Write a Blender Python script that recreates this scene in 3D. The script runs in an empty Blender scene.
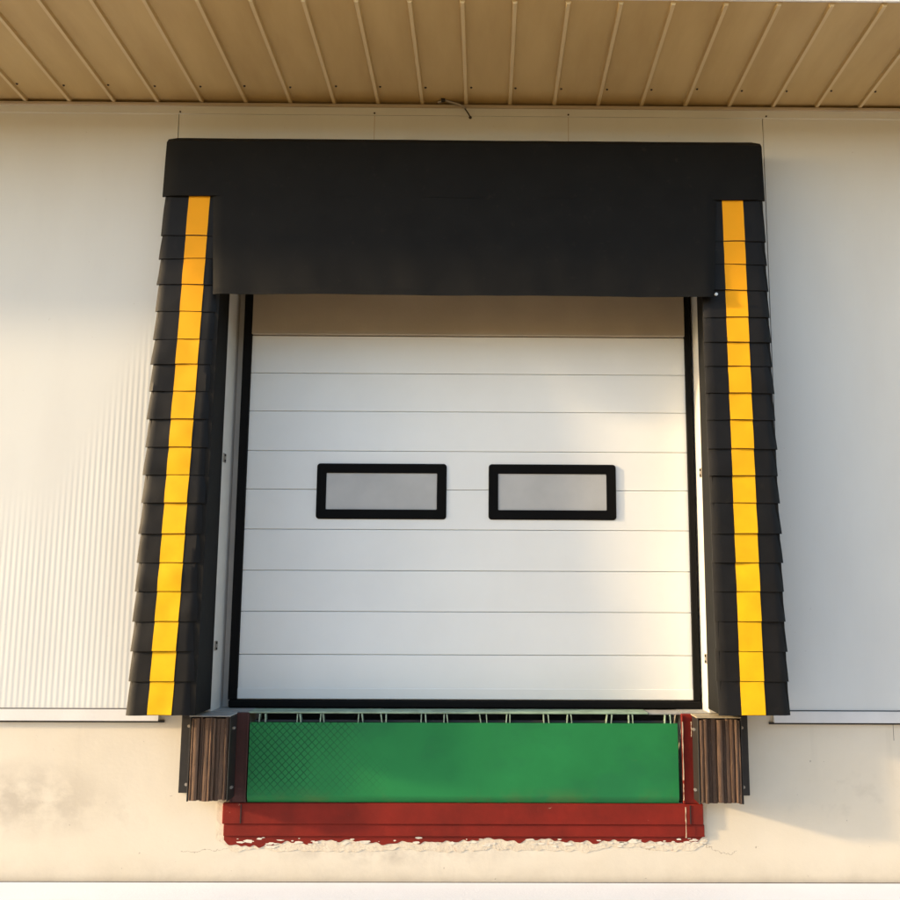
import bpy, bmesh, math, random
from mathutils import Vector, Matrix, noise

random.seed(7)
sc = bpy.context.scene
C = sc.collection
R = math.radians

# ------------------------------------------------------------------ materials
def rgba(c): return (c[0], c[1], c[2], 1.0)

class NT:
    """small wrapper that makes node trees short to write"""
    def __init__(s, name):
        s.m = bpy.data.materials.new(name); s.m.use_nodes = True
        s.t = s.m.node_tree; s.n = s.t.nodes; s.l = s.t.links
        s.p = s.n['Principled BSDF']
        s.co = s.n.new('ShaderNodeTexCoord').outputs['Object']
        s.norm = None
    def node(s, typ, ins=None, **kw):
        n = s.n.new(typ)
        for k, v in kw.items(): setattr(n, k, v)
        for k, v in (ins or {}).items():
            if hasattr(v, 'is_output'): s.l.new(v, n.inputs[k])
            else: n.inputs[k].default_value = v
        return n
    def math(s, op, a, b=0.0, c=0.0, clamp=False):
        return s.node('ShaderNodeMath', {0: a, 1: b, 2: c}, operation=op, use_clamp=clamp).outputs[0]
    def scaled(s, v):
        return s.node('ShaderNodeMapping', {'Vector': s.co, 'Scale': v}).outputs[0]
    def noise(s, scale, detail=4.0, rough=.55, vec=None):
        return s.node('ShaderNodeTexNoise', {'Vector': vec or s.co, 'Scale': scale, 'Detail': detail, 'Roughness': rough}).outputs['Fac']
    def ramp(s, fac, lo, hi):
        return s.node('ShaderNodeMapRange', {'Value': fac, 'From Min': lo, 'From Max': hi}, clamp=True).outputs[0]
    def mix(s, fac, a, b):
        n = s.node('ShaderNodeMix', data_type='RGBA')
        for k, v in ((0, fac), (6, a), (7, b)):
            if hasattr(v, 'is_output'): s.l.new(v, n.inputs[k])
            else: n.inputs[k].default_value = v if k == 0 else rgba(v)
        return n.outputs[2]
    def bump(s, h, dist=.002, strength=1.0):
        n = s.node('ShaderNodeBump', {'Height': h, 'Distance': dist, 'Strength': strength})
        if s.norm: s.l.new(s.norm, n.inputs['Normal'])
        s.norm = n.outputs[0]
    def out(s, col, rough=.6, metal=0.0, spec=.5):
        for k, v in (('Base Color', col), ('Roughness', rough), ('Metallic', metal), ('Specular IOR Level', spec)):
            if hasattr(v, 'is_output'): s.l.new(v, s.p.inputs[k])
            else: s.p.inputs[k].default_value = rgba(v) if isinstance(v, tuple) else v
        if s.norm: s.l.new(s.norm, s.p.inputs['Normal'])
        return s.m

def simple(name, col, rough=.6, metal=0.0, var=.12, scale=6.0, bump=.0008, bscale=60.0, spec=.5):
    t = NT(name)
    d = tuple(c*(1-var*2) for c in col)
    f = t.ramp(t.noise(scale, 5), .35, .75)
    c = t.mix(f, col, d)
    if bump: t.bump(t.noise(bscale, 3), bump)
    return t.out(c, rough, metal, spec)

def xyz(t):
    n = t.node('ShaderNodeSeparateXYZ', {0: t.co}); return n.outputs[0], n.outputs[1], n.outputs[2]

def wall_material():
    t = NT('painted metal cladding')
    x, y, z = xyz(t)
    # fine vertical micro ribs, deeper towards the bottom of the left sheets
    s = t.math('SINE', t.math('MULTIPLY', x, 2*math.pi/.0352))
    lim = t.math('MULTIPLY_ADD', t.math('MAXIMUM', t.math('ADD', x, 2.78), 0.0), 2.1, 2.15)
    m = t.ramp(t.math('SUBTRACT', lim, z), -.25, .25)
    m = t.math('MULTIPLY', m, t.math('LESS_THAN', x, -2.0))
    h = t.math('MULTIPLY', s, t.math('MULTIPLY_ADD', m, .9, .05))
    t.bump(h, .00042)
    t.bump(t.noise(.9, 2), .012, .5)
    f = t.ramp(t.noise(1.3, 6, .6, t.scaled((1, 1, .35))), .45, .8)
    c = t.mix(f, (.675, .69, .66), (.62, .625, .595))
    sp = t.ramp(t.noise(38, 2), .74, .80)
    c = t.mix(t.math('MULTIPLY', sp, .25), c, (.35, .3, .25))
    return t.out(c, .55, 0, .3)

def foundation_material():
    t = NT('cream painted render')
    x, y, z = xyz(t)
    f = t.ramp(t.noise(1.1, 6, .6), .4, .75)
    c = t.mix(f, (.69, .63, .515), (.64, .575, .455))
    # grey scuff low on the left and a few small ones
    def blot(cx, cz, rx, rz, thr, amount, c):
        dx = t.math('DIVIDE', t.math('SUBTRACT', x, cx), rx); dz = t.math('DIVIDE', t.math('SUBTRACT', z, cz), rz)
        d = t.math('SQRT', t.math('ADD', t.math('MULTIPLY', dx, dx), t.math('MULTIPLY', dz, dz)))
        near = t.ramp(d, 1.0, .2)
        nn = t.ramp(t.noise(5, 7, .62, t.scaled((1, 1, 1.3))), thr, thr+.22)
        return t.mix(t.math('MULTIPLY', t.math('MULTIPLY', near, nn), amount), c, (.24, .20, .16))
    c = blot(-2.82, .47, .62, .27, .36, .40, c)
    c = blot(-2.3, .38, .4, .12, .5, .3, c)
    c = blot(2.2, .5, .55, .25, .52, .28, c)
    c = blot(-.6, .16, 1.2, .08, .45, .4, c)
    sp = t.ramp(t.noise(23, 3, .6), .705, .74)
    c = t.mix(t.math('MULTIPLY', sp, .6), c, (.22, .18, .14))
    w_ = t.math('MULTIPLY_ADD', t.noise(2.6, 7, .65), .30, .035)
    crk = t.math('MULTIPLY', t.ramp(t.math('ABSOLUTE', t.math('SUBTRACT', z, w_)), .0035, .0008), t.ramp(t.noise(1.3, 2), .40, .55))
    crk = t.math('MULTIPLY', crk, t.math('LESS_THAN', t.math('ABSOLUTE', t.math('ADD', x, .15)), 1.7))
    c = t.mix(t.math('MULTIPLY', crk, .6), c, (.20, .15, .11))
    drip = t.math('MULTIPLY', t.ramp(t.noise(9, 4, .6, t.scaled((1, 1, .06))), .60, .78), t.ramp(z, .35, .93))
    c = t.mix(t.math('MULTIPLY', drip, .16), c, (.34, .29, .22))
    low = t.math('MULTIPLY', t.ramp(z, .16, .0), t.ramp(t.noise(5, 6, .7), .35, .7))
    c = t.mix(t.math('MULTIPLY', low, .3), c, (.36, .31, .24))
    t.bump(t.noise(45, 5, .6), .0008)
    t.bump(t.noise(2.2, 3), .008, .5)
    return t.out(c, .8, 0, .25)

def soffit_material():
    t = NT('tan soffit sheet')
    x, y, z = xyz(t)
    f = t.ramp(t.noise(1.4, 5, .6, t.scaled((3, .6, 1))), .35, .7)
    c = t.mix(f, (.54, .395, .185), (.45, .315, .14))
    c = t.mix(t.ramp(z, 5.040, 5.0365), c, (.62, .49, .28))
    t.bump(t.noise(1.6, 2, .5, t.scaled((2.5, .8, 1))), .012, .6)
    return t.out(c, .5, 0, .4)

def vinyl(name, col, rough=.5):
    t = NT(name)
    f = t.ramp(t.noise(5, 6, .6), .4, .75)
    c = t.mix(f, col, tuple(v*.62 for v in col))
    dust = t.ramp(t.noise(14, 6, .7), .6, .85)
    c = t.mix(t.math('MULTIPLY', dust, .06), c, (.25, .2, .15))
    t.bump(t.noise(7, 3), .004, .5)
    t.bump(t.noise(260, 2), .0003, .4)
    return t.out(c, rough, 0, .18)

def yellow_tape():
    t = NT('yellow guide stripe vinyl')
    x, y, z = xyz(t)
    f = t.ramp(t.noise(9, 5, .6), .4, .8)
    light_mix = t.ramp(t.math('MULTIPLY_ADD', t.noise(1.7, 2), .6, z), 3.2, 1.2)   # brown bounce light painted into the upper tape, brighter yellow below
    c = t.mix(light_mix, (.86, .37, .006), (.88, .50, .006))
    c = t.mix(t.math('MULTIPLY', f, .5), c, (.80, .36, .005))
    d = t.ramp(t.noise(70, 5, .7), .66, .8)
    c = t.mix(t.math('MULTIPLY', d, .3), c, (.3, .16, .03))
    t.bump(t.noise(8, 3), .003, .4)
    return t.out(c, .6, 0, .2)

def door_material():
    t = NT('white insulated door steel')
    x, y, z = xyz(t)
    f = t.ramp(t.noise(1.6, 5, .6), .4, .8)
    c = t.mix(f, (.82, .84, .81), (.775, .79, .76))
    g = t.ramp(t.noise(30, 7, .75, t.scaled((1, 1, .6))), .68, .8)
    c = t.mix(t.math('MULTIPLY', g, .35), c, (.38, .34, .28))
    t.bump(t.noise(320, 2), .00035, .5)
    t.bump(t.noise(1.2, 2), .006, .5)
    return t.out(c, .5, 0, .35)

def green_material():
    t = NT('green leveller paint')
    x, y, z = xyz(t)
    a = t.math('ADD', x, z); b = t.math('SUBTRACT', x, z)
    def lines(v):
        s = t.math('ABSOLUTE', t.math('SINE', t.math('MULTIPLY', v, math.pi/.045)))
        return t.ramp(s, .24, .05)
    g = t.math('MAXIMUM', lines(a), lines(b))
    edge = t.math('MULTIPLY_ADD', t.noise(3.0, 3), 1.1, -.42)
    near = t.ramp(t.math('ADD', x, edge), -.35, -.80)      # tread survives only at the worn left end
    top = t.ramp(z, .02, .14)
    g = t.math('MULTIPLY', t.math('MULTIPLY', g, near), top)
    f = t.ramp(t.noise(2.2, 6, .6), .4, .75)
    c = t.mix(f, (.016, .195, .056), (.012, .155, .045))
    c = t.mix(t.math('MULTIPLY', g, .9), c, (.004, .045, .022))
    sc_ = t.ramp(t.noise(9, 8, .75, t.scaled((.6, 1, 2.5))), .66, .78)
    c = t.mix(t.math('MULTIPLY', sc_, .30), c, (.12, .13, .05))
    base = t.math('MULTIPLY', t.ramp(z, .10, .02), t.ramp(t.noise(2.6, 6, .7), .5, .62))
    c = t.mix(t.math('MULTIPLY', base, .22), c, (.16, .10, .03))
    dk = t.ramp(t.noise(1.7, 4, .6, t.scaled((1, 1, 1.6))), .52, .62)
    c = t.mix(t.math('MULTIPLY', dk, .30), c, (.012, .11, .05))
    t.bump(t.math('MULTIPLY', g, -1.0), .0022)
    t.bump(t.noise(3, 3), .004, .5)
    return t.out(c, .5, 0, .22)

def red_material():
    t = NT('red oxide painted steel')
    f = t.ramp(t.noise(3.5, 6, .65), .38, .72)
    c = t.mix(f, (.21, .015, .008), (.13, .011, .006))
    s = t.ramp(t.noise(16, 8, .75, t.scaled((.5, 1, 1.6))), .63, .75)
    p_ = t.ramp(t.noise(21, 9, .78, t.scaled((.6, 1, 1.2))), .665, .70)
    c = t.mix(t.math('MULTIPLY', p_, .8), c, (.46, .33, .22))
    c = t.mix(t.math('MULTIPLY', s, .75), c, (.07, .02, .014))
    t.bump(t.noise(12, 5, .6), .003)
    return t.out(c, .6, 0, .2)

def ply_material():
    t = NT('laminated tyre rubber')
    geo = t.node('ShaderNodeNewGeometry')
    rnd = geo.outputs['Random Per Island']
    v = t.scaled((1, 1, .10))
    f = t.noise(120, 4, .6, v)
    c = t.mix(rnd, (.05, .026, .016), (.17, .10, .06))
    c = t.mix(t.ramp(f, .35, .7), c, (.075, .048, .033))
    g = t.ramp(t.noise(240, 3, .6, v), .62, .74)
    c = t.mix(t.math('MULTIPLY', g, .55), c, (.34, .24, .16))
    t.bump(f, .004)
    return t.out(c, .75, 0, .25)

def mortar_material():
    t = NT('rough mortar')
    f = t.ramp(t.noise(14, 8, .7), .35, .7)
    c = t.mix(f, (.71, .63, .50), (.58, .50, .38))
    r = t.ramp(t.noise(24, 6, .7), .60, .68)
    c = t.mix(t.math('MULTIPLY', r, .55), c, (.36, .12, .07))
    t.bump(t.noise(40, 8, .7), .005)
    return t.out(c, .9, 0, .2)

def apron_material():
    t = NT('pale concrete')
    f = t.ramp(t.noise(1.2, 8, .65), .35, .75)
    c = t.mix(f, (.74, .77, .82), (.70, .725, .765))
    t.bump(t.noise(60, 6, .7), .002)
    return t.out(c, .85, 0, .2)

def yard_material():
    t = NT('dry tan yard ground')
    f = t.ramp(t.noise(.5, 8, .65), .35, .7)
    c = t.mix(f, (.385, .262, .125), (.315, .21, .095))
    t.bump(t.noise(9, 8, .7), .02)
    return t.out(c, .95, 0, .1)

def pane_material():
    t = NT('frosted acrylic pane')
    f = t.ramp(t.noise(2.4, 4, .6), .35, .7)
    c = t.mix(f, (.50, .51, .50), (.42, .43, .425))
    return t.out(c, .08, 0, .5)

M = dict(
    wall=wall_material(), found=foundation_material(), soffit=soffit_material(),
    vinyl=vinyl('black reinforced vinyl', (.0055, .0055, .005), .7),
    pleat=vinyl('black pleated vinyl', (.010, .0095, .009), .55),
    stripe=yellow_tape(), door=door_material(), green=green_material(), red=red_material(),
    ply=ply_material(), mortar=mortar_material(), apron=apron_material(), yard=yard_material(), pane=pane_material(),
    seal=simple('black rubber seal', (.004, .004, .004), .75, var=.1, bump=.0006, spec=.15),
    frame=simple('black window plastic', (.002, .002, .002), .7, var=.1, bump=0, spec=.12),
    jamb=simple('pale coated steel jamb', (.62, .61, .57), .45, var=.06),
    trim=simple('white folded metal trim', (.72, .71, .68), .45, var=.06, scale=3),
    toptrim=simple('beige folded metal trim', (.50, .42, .31), .5, var=.08, scale=3),
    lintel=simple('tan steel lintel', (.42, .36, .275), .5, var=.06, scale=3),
    steel=simple('dark angle steel', (.016, .014, .013), .5, var=.2, scale=20),
    zinc=simple('zinc plated bolt', (.62, .60, .55), .35, .8, var=.1, bump=0),
    ledge=simple('dusty steel ledge', (.42, .35, .23), .6, var=.2, scale=14, bump=.002),
    floor=simple('grey concrete slab', (.33, .33, .31), .8, var=.15, scale=9, bump=.003),
    pit=simple('dark pit concrete', (.03, .03, .028), .9, var=.2),
    lug=simple('pale worn hinge steel', (.34, .46, .34), .45, var=.25, scale=30),
    deck=simple('worn green deck edge', (.30, .42, .30), .5, var=.25, scale=12),
    screw=simple('dark screw head', (.05, .035, .025), .5, .3, var=.1, bump=0),
    wire=simple('dark cable sheath', (.03, .024, .02), .6, var=.1, bump=0),
    clip=simple('dull metal clip', (.42, .38, .33), .45, .6, var=.15, bump=0),
    roof=simple('grey roof sheet', (.42, .43, .43), .45, .2, var=.1),
    shaded_red=simple('red paint darkened for shade', (.060, .013, .010), .6, var=.2, scale=9, bump=.002),  # left frame post: shade of bumper and pad painted into the red
    flake=simple('white paint flake', (.76, .70, .58), .7, var=.1, scale=40),
    chip=simple('bare primer chip', (.62, .50, .34), .7, var=.15, scale=30),
)

# ------------------------------------------------------------------ building blocks
def B(bm, x0, x1, y0, y1, z0, z1, bev=0.0, seg=1):
    r = bmesh.ops.create_cube(bm, size=1.0)
    vs = r['verts']
    for v in vs:
        v.co = Vector((x0+(v.co.x+.5)*(x1-x0), y0+(v.co.y+.5)*(y1-y0), z0+(v.co.z+.5)*(z1-z0)))
    if bev:
        es = list({e for v in vs for e in v.link_edges})
        bmesh.ops.bevel(bm, geom=es, offset=bev, segments=seg, affect='EDGES', profile=.5)
    return bm

def prism(bm, poly, axis, a, b):
    """polygon given in the two other axes (x,z for 'y'; y,z for 'x'), extruded from a to b"""
    def P(p, t): return (p[0], t, p[1]) if axis == 'y' else (t, p[0], p[1])
    va = [bm.verts.new(P(p, a)) for p in poly]; vb = [bm.verts.new(P(p, b)) for p in poly]
    n = len(poly)
    bm.faces.new(va); bm.faces.new(vb[::-1])
    for i in range(n): bm.faces.new((va[i], vb[i], vb[(i+1) % n], va[(i+1) % n]))
    return bm

def rod(bm, p0, p1, r, n=12, r2=None):
    p0, p1 = Vector(p0), Vector(p1); d = p1-p0
    q = d.to_track_quat('Z', 'Y').to_matrix().to_4x4()
    bmesh.ops.create_cone(bm, cap_ends=True, segments=n, radius1=r, radius2=r if r2 is None else r2, depth=d.length,
                          matrix=Matrix.Translation((p0+p1)/2) @ q)
    return bm

def sheet(bm, f, nu, nv, thick):
    """closed slab whose front is f(u,v) and whose back lies `thick` behind (towards +y)"""
    fr = [[bm.verts.new(f(i/nu, j/nv)) for j in range(nv+1)] for i in range(nu+1)]
    bk = [[bm.verts.new(fr[i][j].co + Vector((0, thick, 0))) for j in range(nv+1)] for i in range(nu+1)]
    for i in range(nu):
        for j in range(nv):
            bm.faces.new((fr[i][j], fr[i+1][j], fr[i+1][j+1], fr[i][j+1]))
            bm.faces.new((bk[i][j], bk[i][j+1], bk[i+1][j+1], bk[i+1][j]))
    for i in range(nu):
        bm.faces.new((fr[i][0], bk[i][0], bk[i+1][0], fr[i+1][0]))
        bm.faces.new((fr[i][nv], fr[i+1][nv], bk[i+1][nv], bk[i][nv]))
    for j in range(nv):
        bm.faces.new((fr[0][j], fr[0][j+1], bk[0][j+1], bk[0][j]))
        bm.faces.new((fr[nu][j], bk[nu][j], bk[nu][j+1], fr[nu][j+1]))
    return bm

WL = {}
def empty(name, loc, label, cat, group=None):
    o = bpy.data.objects.new(name, None); C.objects.link(o); o.location = loc
    o.empty_display_size = .2
    o['label'] = label; o['category'] = cat
    if group: o['group'] = group
    WL[o] = Vector(loc)
    return o

def build(name, bm, mat, parent=None, smooth=False, label=None, loc=None):
    """links the bmesh (given in world coordinates) as one object; origin = the parent's (or loc)"""
    org = WL[parent] if parent is not None else Vector(loc or (0, 0, 0))
    bmesh.ops.recalc_face_normals(bm, faces=bm.faces[:])
    for v in bm.verts: v.co -= org
    me = bpy.data.meshes.new(name); bm.to_mesh(me); bm.free()
    me.materials.append(M[mat])
    if smooth:
        for p in me.polygons: p.use_smooth = True
        me.set_sharp_from_angle(angle=R(32))
    o = bpy.data.objects.new(name, me); C.objects.link(o)
    if parent is not None: o.parent = parent
    else: o.location = org
    WL[o] = org
    if label: o['label'] = label
    return o

def box(name, mat, parent, *a, **k):
    bev = k.pop('bev', 0); 
    return build(name, B(bmesh.new(), *a, bev=bev, seg=k.pop('seg', 1)), mat, parent, **k)

def nz(x, y, z, s=1.0): return noise.noise(Vector((x*s, y*s, z*s)))

# ------------------------------------------------------------------ ground
g = build('ground', B(bmesh.new(), -400, 400, -400, 400, -.6, -.09), 'yard'); g['kind'] = 'structure'
bm = bmesh.new()
B(bm, -14, 14, -2.1, -.034, -.3, 0, bev=.005)
g = build('apron', bm, 'apron'); g['kind'] = 'structure'
g = build('apron_joint', B(bmesh.new(), -14, 14, -.0335, -.001, -.3, -.006), 'seal'); g['kind'] = 'structure'

# unseen bank added behind the viewer to block low sky and darken the wall top
bm = bmesh.new()
nx, ny = 48, 14
gr = [[None]*(ny+1) for _ in range(nx+1)]
for i in range(nx+1):
    for j in range(ny+1):
        x = -55+110*i/nx; v = j/ny; y = -13-26*v
        e = min(1, min(x+55, 55-x)/9)
        h = 8.5*min(1, v/.42)**1.15*e + .5*nz(x, y, 0, .25)*v*e
        if v > .8: h *= (1-v)/.2
        gr[i][j] = bm.verts.new((x, y, h-.12))
for i in range(nx):
    for j in range(ny): bm.faces.new((gr[i][j], gr[i+1][j], gr[i+1][j+1], gr[i][j+1]))
g = build('sky_blocker_bank', bm, 'yard', smooth=True); g['kind'] = 'structure'

# ------------------------------------------------------------------ warehouse
bd = empty('warehouse', (0, 0, 0), 'pale metal-clad warehouse wall with a cream rendered base and a brown ribbed eave', 'building')
XL, XR, LO, HI = -12.0, 12.0, 1.015, 5.035
OL, OR, OT = -1.705, 1.405, 3.95          # door opening in the wall
# cladding sheets, 3 mm joints between them
box('wall_panel', 'wall', bd, XL, -2.107, -.020, .10, LO, HI-.075)
box('wall_panel', 'wall', bd, 1.884, XR, -.020, .10, LO, HI-.075)
bm = bmesh.new()
B(bm, -2.103, 1.880, -.017, .10, OT+.001, HI-.075)
B(bm, -2.103, OL-.052, -.017, .10, LO, OT)
B(bm, OR+.052, 1.880, -.017, .10, LO, OT)
build('wall_panel', bm, 'wall', bd)
# folded cap along the joint line above the sheets
bm = bmesh.new(); B(bm, XL, XR, -.026, .10, HI-.075, HI-.022); build('flashing', bm, 'wall', bd)
bm = bmesh.new(); B(bm, XL, XR, -.040, .10, HI-.022, HI, bev=.003); build('top_trim', bm, 'toptrim', bd)
# rest of the shell
box('side_wall', 'wall', bd, XL, XL+.1, .101, 12, 0, 5.6)
box('side_wall', 'wall', bd, XR-.1, XR, .101, 12, 0, 5.6)
box('back_wall', 'wall', bd, XL, XR, 12.001, 12.1, 0, 5.6)
# foundation with the leveller pit left open
bm = bmesh.new()
B(bm, XL, -1.47, 0, .45, -.05, .985)
B(bm, 1.23, XR, 0, .45, -.05, .985)
B(bm, -1.47, 1.23, 0, .45, -.05, .44)
build('foundation', bm, 'found', bd)
box('foundation_joint', 'steel', bd, 2.554, 2.556, -.0010, .01, .835, .932)
bm = bmesh.new()
for a, b in ((XL, -2.02), (1.80, XR)):
    prism(bm, [(-.031, .949), (-.036, .945), (-.036, .953), (-.031, 1.013), (-.020, 1.0145), (.02, 1.0145), (.02, .949)], 'x', a, b)
build('base_trim', bm, 'trim', bd)
for a, b in ((XL, -2.03), (1.81, XR)):
    box('trim_gap', 'steel', bd, a, b, -.0245, .01, 1.0150, 1.0195)
for x in (-.773, .550):
    box('sheet_joint', 'toptrim', bd, x-.002, x+.002, -.0182, -.0165, OT+.8, HI-.0755)
bm = bmesh.new()
for a, b in ((XL, -1.99), (1.775, XR)): B(bm, a, b, -.014, .01, .933, .9445)
build('drip_edge', bm, 'steel', bd)
box('backing', 'pit', bd, XL, OL-.053, .11, .16, .99, 5.05)
box('backing', 'pit', bd, OR+.053, XR, .11, .16, .99, 5.05)
# soffit: ribbed sheets reaching out from the wall
YE = -1.192
bm = bmesh.new()
B(bm, XL-.3, XR+.3, YE, .1, 5.056, 5.085)
ribs = [.152+.3*k for k in range(-41, 41)]
for x in ribs:
    j = random.uniform(-.003, .003); w = .010
    prism(bm, [(x-w-.007+j, 5.0562), (x-w+j, 5.036), (x+w+j, 5.036), (x+w+.007+j, 5.0562)], 'y', YE+.004, -.030)
so = build('soffit', bm, 'soffit', bd)
for x in ribs:
    if -3.6 < x < 3.0:
        s = bmesh.new(); xx = x+.036+random.uniform(-.005, .005); yy = -.222+random.uniform(-.012, .012)
        rod(s, (xx, yy, 5.0565), (xx, yy, 5.050), .0085, 8, .006); build('screw', s, 'screw', so)
for x in (-.773, .550, -2.095, 1.905):
    s = bmesh.new(); rod(s, (x, -.0262, 4.972), (x, -.032, 4.972), .006, 8); build('screw', s, 'screw', bd)
box('fascia', 'trim', bd, XL-.3, XR+.3, YE-.016, YE-.001, 5.0575, 5.36)
bm = bmesh.new()
prism(bm, [(YE-.05, 5.37), (12.3, 5.75), (12.3, 5.80), (YE-.05, 5.40)], 'x', XL-.3, XR+.3)
build('roof', bm, 'roof', bd)
# door recess
YD = .20
box('door_jamb', 'jamb', bd, OL-.05, OL, -.012, .30, 1.001, OT)
box('door_jamb', 'jamb', bd, OR, OR+.05, -.012, .30, 1.001, OT)
box('jamb_return', 'jamb', bd, OL+.001, -1.640, .262, .299, 1.001, OT)
box('jamb_return', 'jamb', bd, 1.375, OR-.001, .262, .299, 1.001, OT)
box('door_sill', 'floor', bd, OL-.05, -1.471, -.004, .45, .9855, 1.0005)
box('door_sill', 'floor', bd, 1.231, OR+.05, -.004, .45, .9855, 1.0005)

# ------------------------------------------------------------------ sectional door
dr = empty('loading_dock_door', (-.12, YD, 1.0), 'closed white sectional overhead door with two small black-framed windows', 'door')
X0, X1 = -1.598, 1.352
zs = [1.053, 1.338, 1.614, 1.880, 2.150, 2.416, 2.675, 2.945, 3.207, 3.468]
WIN = [(-1.126, -.262), (.018, .868)]; WZ0, WZ1 = 2.219, 2.590
secs = [(0, 1), (1, 3), (3, 5), (5, 7), (7, 9)]
secs = [(0, 2), (2, 4), (4, 6), (6, 8), (8, 9)]
def slab(bm, x0, x1, z0, z1):
    g = .0015; r = .003
    prism(bm, [(YD+.04, z0+g), (YD+r, z0+g), (YD, z0+g+r), (YD, z1-g-r), (YD+r, z1-g), (YD+.04, z1-g)], 'x', x0, x1)
for a, b in secs:
    bm = bmesh.new()
    for k in range(a, b): slab(bm, X0, X1, zs[k], zs[k+1])
    build('door_section', bm, 'door', dr)
# a stiffening rail along the bottom of the lowest section
box('bottom_rail', 'door', dr, X0, X1, YD-.006, YD-.0005, 1.058, 1.125, bev=.002)
box('bottom_seal', 'seal', dr, X0-.05, X1+.045, YD-.022, YD+.03, 1.0025, 1.0525, bev=.01, seg=2)
# rubber side seals lapping the door edge
for a, b in ((X0-.054, X0+.004), (X1-.004, X1+.038)):
    box('side_seal', 'seal', dr, a, b, YD-.020, YD+.06, 1.053, OT-.02, bev=.004)
def ring(bm, x0, x1, z0, z1, r, wd, y0, y1, n=6):
    def loop(x0, x1, z0, z1, r):
        pts = []
        for cx, cz, a0 in ((x1-r, z1-r, 0), (x0+r, z1-r, 90), (x0+r, z0+r, 180), (x1-r, z0+r, 270)):
            for i in range(n+1):
                a = R(a0+90*i/n); pts.append((cx+r*math.cos(a), cz+r*math.sin(a)))
        return pts
    o = loop(x0, x1, z0, z1, r); i_ = loop(x0+wd, x1-wd, z0+wd, z1-wd, r*.25)
    o2 = loop(x0+.008, x1-.008, z0+.008, z1-.008, r-.004)
    L = [[bm.verts.new((p[0], y1, p[1])) for p in o], [bm.verts.new((p[0], y0+.008, p[1])) for p in o],
         [bm.verts.new((p[0], y0, p[1])) for p in o2], [bm.verts.new((p[0], y0+.004, p[1])) for p in i_],
         [bm.verts.new((p[0], y1, p[1])) for p in i_]]
    m = len(o)
    for k in range(5):
        A, Bq = L[k], L[(k+1) % 5]
        for i in range(m): bm.faces.new((A[i], A[(i+1) % m], Bq[(i+1) % m], Bq[i]))
for a, b in WIN:
    bm = bmesh.new(); ring(bm, a, b, WZ0, WZ1, .022, .064, YD-.013, YD+.001)
    w = build('window', bm, 'frame', dr, smooth=True)
    box('pane', 'pane', w, a+.055, b-.055, YD-.004, YD-.0012, WZ0+.055, WZ1-.055)
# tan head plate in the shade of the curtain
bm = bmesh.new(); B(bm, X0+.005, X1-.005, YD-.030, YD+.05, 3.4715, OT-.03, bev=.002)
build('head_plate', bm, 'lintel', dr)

# jamb clips with pairs of slotted bolts
def clip(side, z, label):
    x = OL if side < 0 else OR
    s = -side
    t = empty('jamb_clip', (x, .05, z), label, 'clip', 'clips bolted to the door jambs')
    bm = bmesh.new(); B(bm, min(x, x+s*.004), max(x, x+s*.004), .0, .07, z-.03, z+.03, bev=.0015)
    build('clip_plate', bm, 'clip', t)
    for dz in (-.018, .018):
        bm = bmesh.new(); rod(bm, (x+s*.004, .035, z+dz), (x+s*.011, .035, z+dz), .008, 6); build('bolt', bm, 'steel', t)
clip(-1, 2.60, 'upper steel clip on the grey shaded jamb left of the door')
clip(-1, 1.40, 'lower steel clip on the grey shaded jamb left of the door')
clip(1, 2.52, 'upper steel clip on the sunlit jamb right of the door')
clip(1, 1.33, 'lower steel clip on the sunlit jamb right of the door')

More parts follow.
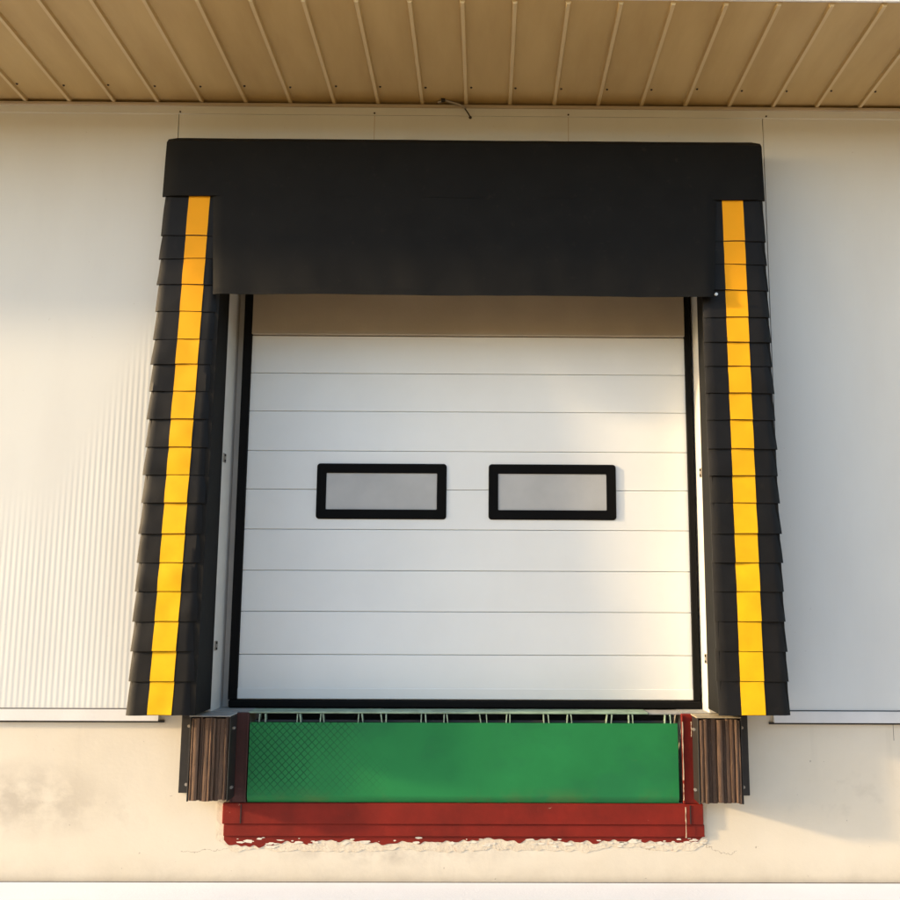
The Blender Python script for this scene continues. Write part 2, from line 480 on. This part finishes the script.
# ------------------------------------------------------------------ dock seal: side pads
def Pz(z): return .215+(4.7-z)/3.68*.145
def pad(name_label, xo, xi, sx, s0, s1, zl, soft):
    """xo outer edge, xi inner edge, s0..s1 the stripe, sx -1 for the left pad"""
    t = empty('dock_pad', ((xo+xi)/2, -.02, 1.02), name_label, 'dock pad', 'black padded seals either side of the door')
    zt, zb = 4.62, zl[-1]-.004
    lo, hi = min(xo, xi), max(xo, xi)
    bm = bmesh.new()
    prism(bm, [(-.0215, zb), (-Pz(zb), zb), (-Pz(zt), zt), (-.0215, zt)], 'x', lo+.018, hi-.003)
    build('pad_core', bm, 'vinyl', t)
    for k in range(len(zl)-1):
        ztop, zbot = zl[k]+.012, zl[k+1]-.004
        seed = random.uniform(0, 99); tw = random.uniform(-.007, .007); lean = random.uniform(.007, .015)
        sk = random.uniform(-.004, .004); ou = random.uniform(.008, .015)
        innx = (xi - (-sx)*random.uniform(.012, .03)) if sx < 0 else (xi + random.uniform(-.002, .004))
        def F(u, v, off=0.0):
            # u outer->inner, v top->bottom
            a = xo + sx*(ou*v-.004) ; b = innx
            x = a+(b-a)*u
            z = ztop+(zbot-ztop)*v + sk*(u-.5) + .0022*nz(x, seed, v, 6)*(v)
            puff = .010*math.sin(math.pi*min(1, max(0, v)))*(.4+nz(x, seed, 3, 5))*soft
            d = Pz(z)+.003+lean*v**1.3+tw*(u-.5)*v+puff+.004*nz(x, z, seed, 9)
            edge = min(u, 1-u); d -= .016*max(0, 1-edge/.05)**2
            return Vector((x, -d-off, z))
        bm = bmesh.new(); sheet(bm, lambda u, v: F(u, v), 14, 6, .012)
        pl = build('pleat', bm, 'pleat', t, smooth=True)
        ztm, zbm = s0[0]+(s1[0]-s0[0])*k/(len(zl)-1), 0
        def X(z, i): 
            f = (4.28-z)/3.26; return s0[i]+(s1[i]-s0[i])*f
        def G(u, v):
            zz = ztop+(zbot-ztop)*v
            xa, xb = X(zz, 0), X(zz, 1)
            x = xa+(xb-xa)*u
            a = xo + sx*(ou*v-.004); uu = (x-a)/(innx-a)
            p = F(uu, v*.985, .0022); return p
        bm = bmesh.new(); sheet(bm, G, 4, 6, .0018)
        build('stripe', bm, 'stripe', pl, smooth=True)
    return t
ZL = [4.276, 4.008, 3.852, 3.677, 3.498, 3.314, 3.151, 2.977, 2.799, 2.622, 2.448, 2.275, 2.086, 1.911, 1.739, 1.562, 1.387, 1.214, 1.021]
ZR = [4.285, 3.995, 3.838, 3.663, 3.482, 3.317, 3.16, 2.985, 2.813, 2.629, 2.46, 2.292, 2.102, 1.926, 1.753, 1.575, 1.399, 1.225, 1.031]
pad('left padded black pleated dock seal with a yellow stripe', -2.100, -1.700, -1, (-1.937, -1.801), (-1.976, -1.835), ZL, 1.0)
pad('right padded black pleated dock seal with a yellow stripe', 1.800, 1.378, 1, (1.667, 1.530), (1.654, 1.512), ZR, .7)

# head curtain
hc = empty('head_curtain', (-.14, -.02, 3.6), 'wide black vinyl head curtain hanging over the top of the dock door', 'curtain')
HX0, HX1 = -2.112, 1.812
bm = bmesh.new()
def HF(u, v):
    x = HX0+(HX1-HX0)*u; z = 4.70-.425*v
    if v > .99: z = 4.275+.006*nz(x, 0, 0, 3)
    d = .222+.032*v+.006*nz(x, z, 1, 2.2)+.003*nz(x, z, 5, 7)
    e = min(u, 1-u); d -= .02*max(0, 1-e/.012)**2
    if v < .06: d -= .03*(1-v/.06)**2
    return Vector((x, -d, z))
sheet(bm, HF, 60, 12, .012)
build('curtain_panel', bm, 'vinyl', hc, smooth=True)
bm = bmesh.new()
CX0, CX1 = -1.785, 1.495
def HG(u, v):
    z = 4.33-.732*v
    lean = .018 if v < 1 else .018
    x = CX0+(CX1-CX0)*u + (.052*v if u < .5 else -.052*v)*abs(2*u-1)
    z += v*(.006*nz(x, 2, 0, 1.6))
    d = .250+.060*v+.012*nz(x, z*.3, 2, 1.5)*v+.006*nz(x, z, 8, 4)*v+.004*nz(x*3, z*.5, 3, 3)*v
    e = min(u, 1-u); d -= .012*max(0, 1-e/.012)**2
    if v > .955: d += .007
    return Vector((x, -d, z))
sheet(bm, HG, 90, 44, .006)
build('curtain_flap', bm, 'vinyl', hc, smooth=True)
bm = bmesh.new()
B(bm, HX0+.012, HX1-.012, -.19, -.0215, 4.62, 4.680)
B(bm, HX0+.004, HX0+.016, -.185, -.0215, 4.29, 4.679)
B(bm, HX1-.016, HX1-.004, -.185, -.0215, 4.29, 4.679)
build('curtain_frame', bm, 'vinyl', hc)
bm = bmesh.new(); rod(bm, (1.452, -.318, 3.612), (1.452, -.330, 3.612), .010, 10); build('rivet', bm, 'zinc', hc)

# ------------------------------------------------------------------ dock leveller
lv = empty('dock_leveller', (-.12, 0, .46), 'green steel dock leveller lip in a red painted pit frame', 'dock leveller')
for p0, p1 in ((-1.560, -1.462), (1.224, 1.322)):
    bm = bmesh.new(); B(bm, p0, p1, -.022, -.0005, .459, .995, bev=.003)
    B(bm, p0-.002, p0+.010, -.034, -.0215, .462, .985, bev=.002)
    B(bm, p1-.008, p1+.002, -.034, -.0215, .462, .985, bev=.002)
    build('frame_post', bm, 'shaded_red' if p0 < 0 else 'red', lv, label='red frame post with shade painted into its colour' if p0 < 0 else None)
# bottom beam: upper plate, lower flange, with a paint edge that runs ragged over the mortar
bm = bmesh.new(); B(bm, -1.600, 1.345, -.030, -.0005, .335, .4585, bev=.004); build('frame_beam', bm, 'red', lv)
def ragged(bm, x0, x1, zt, zb, amp, y0, y1, seed, step=.012, taper=.05):
    n = int((x1-x0)/step); top = []; bot = []
    for i in range(n+1):
        x = x0+(x1-x0)*i/n
        e = min(x-x0, x1-x)
        k = nz(x, seed, 0, 1.7)*.9+nz(x, seed, 3, 7)*.55+nz(x, seed, 7, 28)*.40
        z = zb+amp*k+max(0, taper-e)*.6
        top.append((x, zt)); bot.append((x, z))
    for i in range(n):
        prism(bm, [top[i], top[i+1], bot[i+1], bot[i]], 'y', y0, y1)
    bmesh.ops.remove_doubles(bm, verts=bm.verts[:], dist=1e-6)
    inner = [f for f in bm.faces if abs(f.normal.x) > .999 and 1e-4 < 1]
    seen = {}
    for f in bm.faces:
        k = tuple(round(c, 5) for c in f.calc_center_median()); seen.setdefault(k, []).append(f)
    kill = [f for fs in seen.values() if len(fs) > 1 for f in fs]
    bmesh.ops.delete(bm, geom=kill, context='FACES_ONLY')
bm = bmesh.new(); B(bm, -1.592, 1.352, -.0180, -.0005, .262, .3345, bev=.003)
build('frame_flange', bm, 'red', lv)
bm = bmesh.new(); ragged(bm, -1.590, 1.356, .2615, .226, .034, -.0046, -.0029, 3.3, step=.007)
build('paint_edge', bm, 'red', lv)
for p in (-1.490, 1.262): box('weld_seam', 'steel', lv, p, p+.006, -.0335, -.0302, .34, .45)
bm = bmesh.new()
for x, z0, z1, w in ((1.2285, .60, .95, .006), (1.2265, .48, .58, .004), (1.283, .86, .95, .006), (1.315, .70, .80, .008), (1.3165, .50, .60, .007), (1.2365, .26, .44, .005)):
    y = -.0346 if z0 > .45 else -.0316
    n = 8
    pts = [(x+w*.5*(1 if j < n else -1)*(.5+abs(nz(x*50, j, 1, .9)))+(.004*nz(j, x*9, 0, .7)), z0+(z1-z0)*(j if j < n else 2*n-1-j)/(n-1)) for j in range(2*n)]
    prism(bm, pts, 'y', y, y+.002)
build('paint_chip', bm, 'chip', lv)
# pit behind the lip
bm = bmesh.new(); B(bm, -1.469, 1.229, .30, .34, .44, .985); B(bm, -1.469, 1.229, .002, .30, .441, .452)
build('pit_lining', bm, 'pit', lv)
# the lip: flat plate hanging down, bent back at its lower edge
LX0, LX1 = -1.452, 1.198
bm = bmesh.new()
def lipf(u, v):
    x = LX0+(LX1-LX0)*u; z = .938-.476*v
    y = -.034-.006*v+.0035*nz(x, z, 4, 1.3)
    if z < .498: y += (.498-z)*.62
    return Vector((x, y, z))
sheet(bm, lipf, 70, 40, .018)
lip = build('lip_plate', bm, 'green', lv, smooth=True)
# deck edge above the hinge gap
bm = bmesh.new(); B(bm, -1.47, 1.02, -.012, .17, .9905, 1.0015, bev=.003)
build('deck_plate', bm, 'deck', lv)
bm = bmesh.new(); B(bm, 1.024, 1.229, -.006, .17, .988, .999, bev=.003); build('deck_plate', bm, 'floor', lv)
bm = bmesh.new(); rod(bm, (LX0+.02, .012, .940), (LX1-.02, .012, .940), .012, 12); build('hinge_pin', bm, 'steel', lv, smooth=True)
lugs = [-1.164, -1.139, -1.021, -.997, -.786, -.755, -.637, -.612, -.395, -.364, -.253, -.228, -.023, .014, .133, .157, .369, .400, .512, .543, .755, .786, .898, .923, 1.122, 1.159, -1.40, -1.36]
for i, x in enumerate(lugs):
    bm = bmesh.new()
    tl = random.uniform(-.010, .010)
    prism(bm, [(x-.003, .932), (x+.003, .932), (x+.003+tl, .9885), (x-.003+tl, .9885)], 'y', -.028+random.uniform(0, .006), .02)
    build('hinge_lug', bm, 'lug', lv)

# mortar patching around the frame
bm = bmesh.new(); ragged(bm, -1.640, 1.372, .46, .178, .034, -.0026, -.0006, 11.7, taper=.09)
mo = build('mortar_patch', bm, 'mortar', bd)
bm = bmesh.new()
for i in range(95):
    fx = random.uniform(-1.60, 1.36); fz = .226+random.gauss(0, .013); rr = random.uniform(.004, .016)*(1 if i % 5 else 1.8)
    nn = random.randint(5, 8); st = random.uniform(1.2, 3.0)
    pts = [(fx+rr*st*random.uniform(.5, 1)*math.cos(6.283*k/nn), fz+rr*.6*random.uniform(.4, 1)*math.sin(6.283*k/nn)) for k in range(nn)]
    y = -.0050-.0001*(i % 9); prism(bm, pts, 'y', y, y+.0012)
fl = build('paint_flakes', bm, 'flake', lv); fl['kind'] = 'stuff'

# ------------------------------------------------------------------ bumpers
def bumper(x0, x1, zt, zb, out_side, label, seed):
    random.seed(seed)
    t = empty('dock_bumper', ((x0+x1)/2, 0, zb), label, 'dock bumper', 'laminated rubber bumpers under the dock pads')
    bm = bmesh.new(); x = x0+.006
    while x < x1-.012:
        w = min(random.uniform(.012, .038), x1-.006-x)
        d = .187+random.uniform(-.016, .014); za, zc = zb+random.uniform(0, .008), zt-random.uniform(0, .010)
        ph = random.uniform(0, 9); n = 12
        x_, w_ = x, w
        def F(u, v):
            z = za+(zc-za)*v
            return Vector((x_+w_*u*.94+.002*nz(ph, z, 0, 6), -d+.006*nz(ph, z, 2, 4)+.004*(2*u-1)**2, z))
        sheet(bm, F, 3, n, d-.045)
        x += w
    build('rubber_block', bm, 'ply', t, smooth=True)
    # steel angles at both sides and the wall plate
    box('side_angle', 'steel', t, x0-.006, x0+.001, -.186, -.026, zb-.002, zt, bev=.001)
    box('side_angle', 'steel', t, x1-.001, x1+.006, -.186, -.026, zb-.002, zt, bev=.001)
    if out_side < 0: a, b = x0-.105, x1+.004
    else: a, b = x0-.004, x1+.085
    box('back_plate', 'steel', t, a, b, -.0255, -.0006, zb+.018, zt+.002, bev=.002)
    box('top_plate', 'ledge' if out_side > 0 else 'floor', t, x0-.012, x1+.004, -.188, -.0006, zt+.0035, zt+.0115, bev=.002)
    hx = x0-.055 if out_side < 0 else x1+.045
    ix = x1+.012 if out_side < 0 else x0-.016
    for z in (zt-.07, zb+.07):
        bm = bmesh.new(); rod(bm, (hx, -.0255, z), (hx, -.040, z), .010, 6); build('bolt', bm, 'clip', t)
        bm = bmesh.new(); rod(bm, (ix, -.110, z), (ix-.001, -.130, z), .009, 8)
        rod(bm, (ix + (.0 if out_side < 0 else .0), -.120, z-.001), (ix+(-.03 if out_side < 0 else .03), -.120, z), .007, 8)
        build('rod_end', bm, 'zinc', t)
    return t
bumper(-1.772, -1.540, .985, .498, -1, 'brown laminated rubber bumper left of the green leveller', 21)
bumper(1.296, 1.552, .985, .490, 1, 'brown laminated rubber bumper right of the green leveller', 34)

# ------------------------------------------------------------------ frayed cable at the top of the wall
cb = empty('frayed_cable', (-.25, -.05, 5.03), 'short frayed cable end dangling from the joint between soffit and wall', 'cable')
bm = bmesh.new()
pts = [(-.34, -.048, 5.044), (-.29, -.062, 5.052), (-.25, -.060, 5.040), (-.20, -.058, 5.026), (-.165, -.055, 5.010), (-.150, -.058, 4.995)]
for a, b in zip(pts, pts[1:]): rod(bm, a, b, .0085, 8)
build('sheath', bm, 'clip', cb, smooth=True)
bm = bmesh.new()
pts = [(-.165, -.056, 5.012), (-.150, -.060, 4.985), (-.131, -.062, 4.955), (-.120, -.060, 4.935)]
for i, (a, b) in enumerate(zip(pts, pts[1:])): rod(bm, a, b, .0048, 8)
bmesh.ops.create_icosphere(bm, subdivisions=2, radius=.011, matrix=Matrix.Translation((-.119, -.060, 4.930)))
build('wire_end', bm, 'wire', cb, smooth=True)
bm = bmesh.new(); B(bm, -.318, -.290, -.085, -.055, 5.040, 5.0555, bev=.003); build('clamp', bm, 'steel', cb)

# ------------------------------------------------------------------ sun, sky, camera
to_sun = Vector((-5.1, -1.0, 1.36)).normalized()
sun = bpy.data.lights.new('sun', 'SUN'); so_ = bpy.data.objects.new('sun', sun); C.objects.link(so_)
so_.rotation_euler = to_sun.to_track_quat('Z', 'Y').to_euler()
sun.energy = 2.0; sun.angle = R(2.6); sun.color = (1.0, .73, .42)
w = bpy.data.worlds.new('World'); sc.world = w; w.use_nodes = True
nt = w.node_tree; bg = nt.nodes['Background']
sky = nt.nodes.new('ShaderNodeTexSky'); sky.sky_type = 'NISHITA'; sky.sun_disc = False
sky.sun_elevation = math.asin(to_sun.z); sky.sun_rotation = math.atan2(to_sun.x, to_sun.y)
sky.air_density = 1.0; sky.dust_density = 1.6; sky.ozone_density = 1.0
nt.links.new(sky.outputs[0], bg.inputs[0]); bg.inputs[1].default_value = .15

F, CXP, PI_, YA, RO, D = 977.738, 494.041, .1510546, .00824556, .00403372, 6.283953
f = Vector((math.sin(YA)*math.cos(PI_), math.cos(YA)*math.cos(PI_), math.sin(PI_)))
rt = Vector((math.cos(YA), -math.sin(YA), 0)); up = rt.cross(f)
r2 = math.cos(RO)*rt+math.sin(RO)*up; u2 = -math.sin(RO)*rt+math.cos(RO)*up
cam = bpy.data.cameras.new('camera'); co = bpy.data.objects.new('camera', cam); C.objects.link(co)
co.matrix_world = Matrix(((r2.x, u2.x, -f.x, 0), (r2.y, u2.y, -f.y, -D), (r2.z, u2.z, -f.z, 1.7), (0, 0, 0, 1)))
cam.sensor_width = 36; cam.lens = F/900*36; cam.shift_x = (450-CXP)/900; cam.clip_end = 2000
sc.camera = co

vs = sc.view_settings
vs.view_transform = 'Standard'; vs.look = 'None'; vs.gamma = 1; vs.use_curve_mapping = False
vs.exposure = 1.79
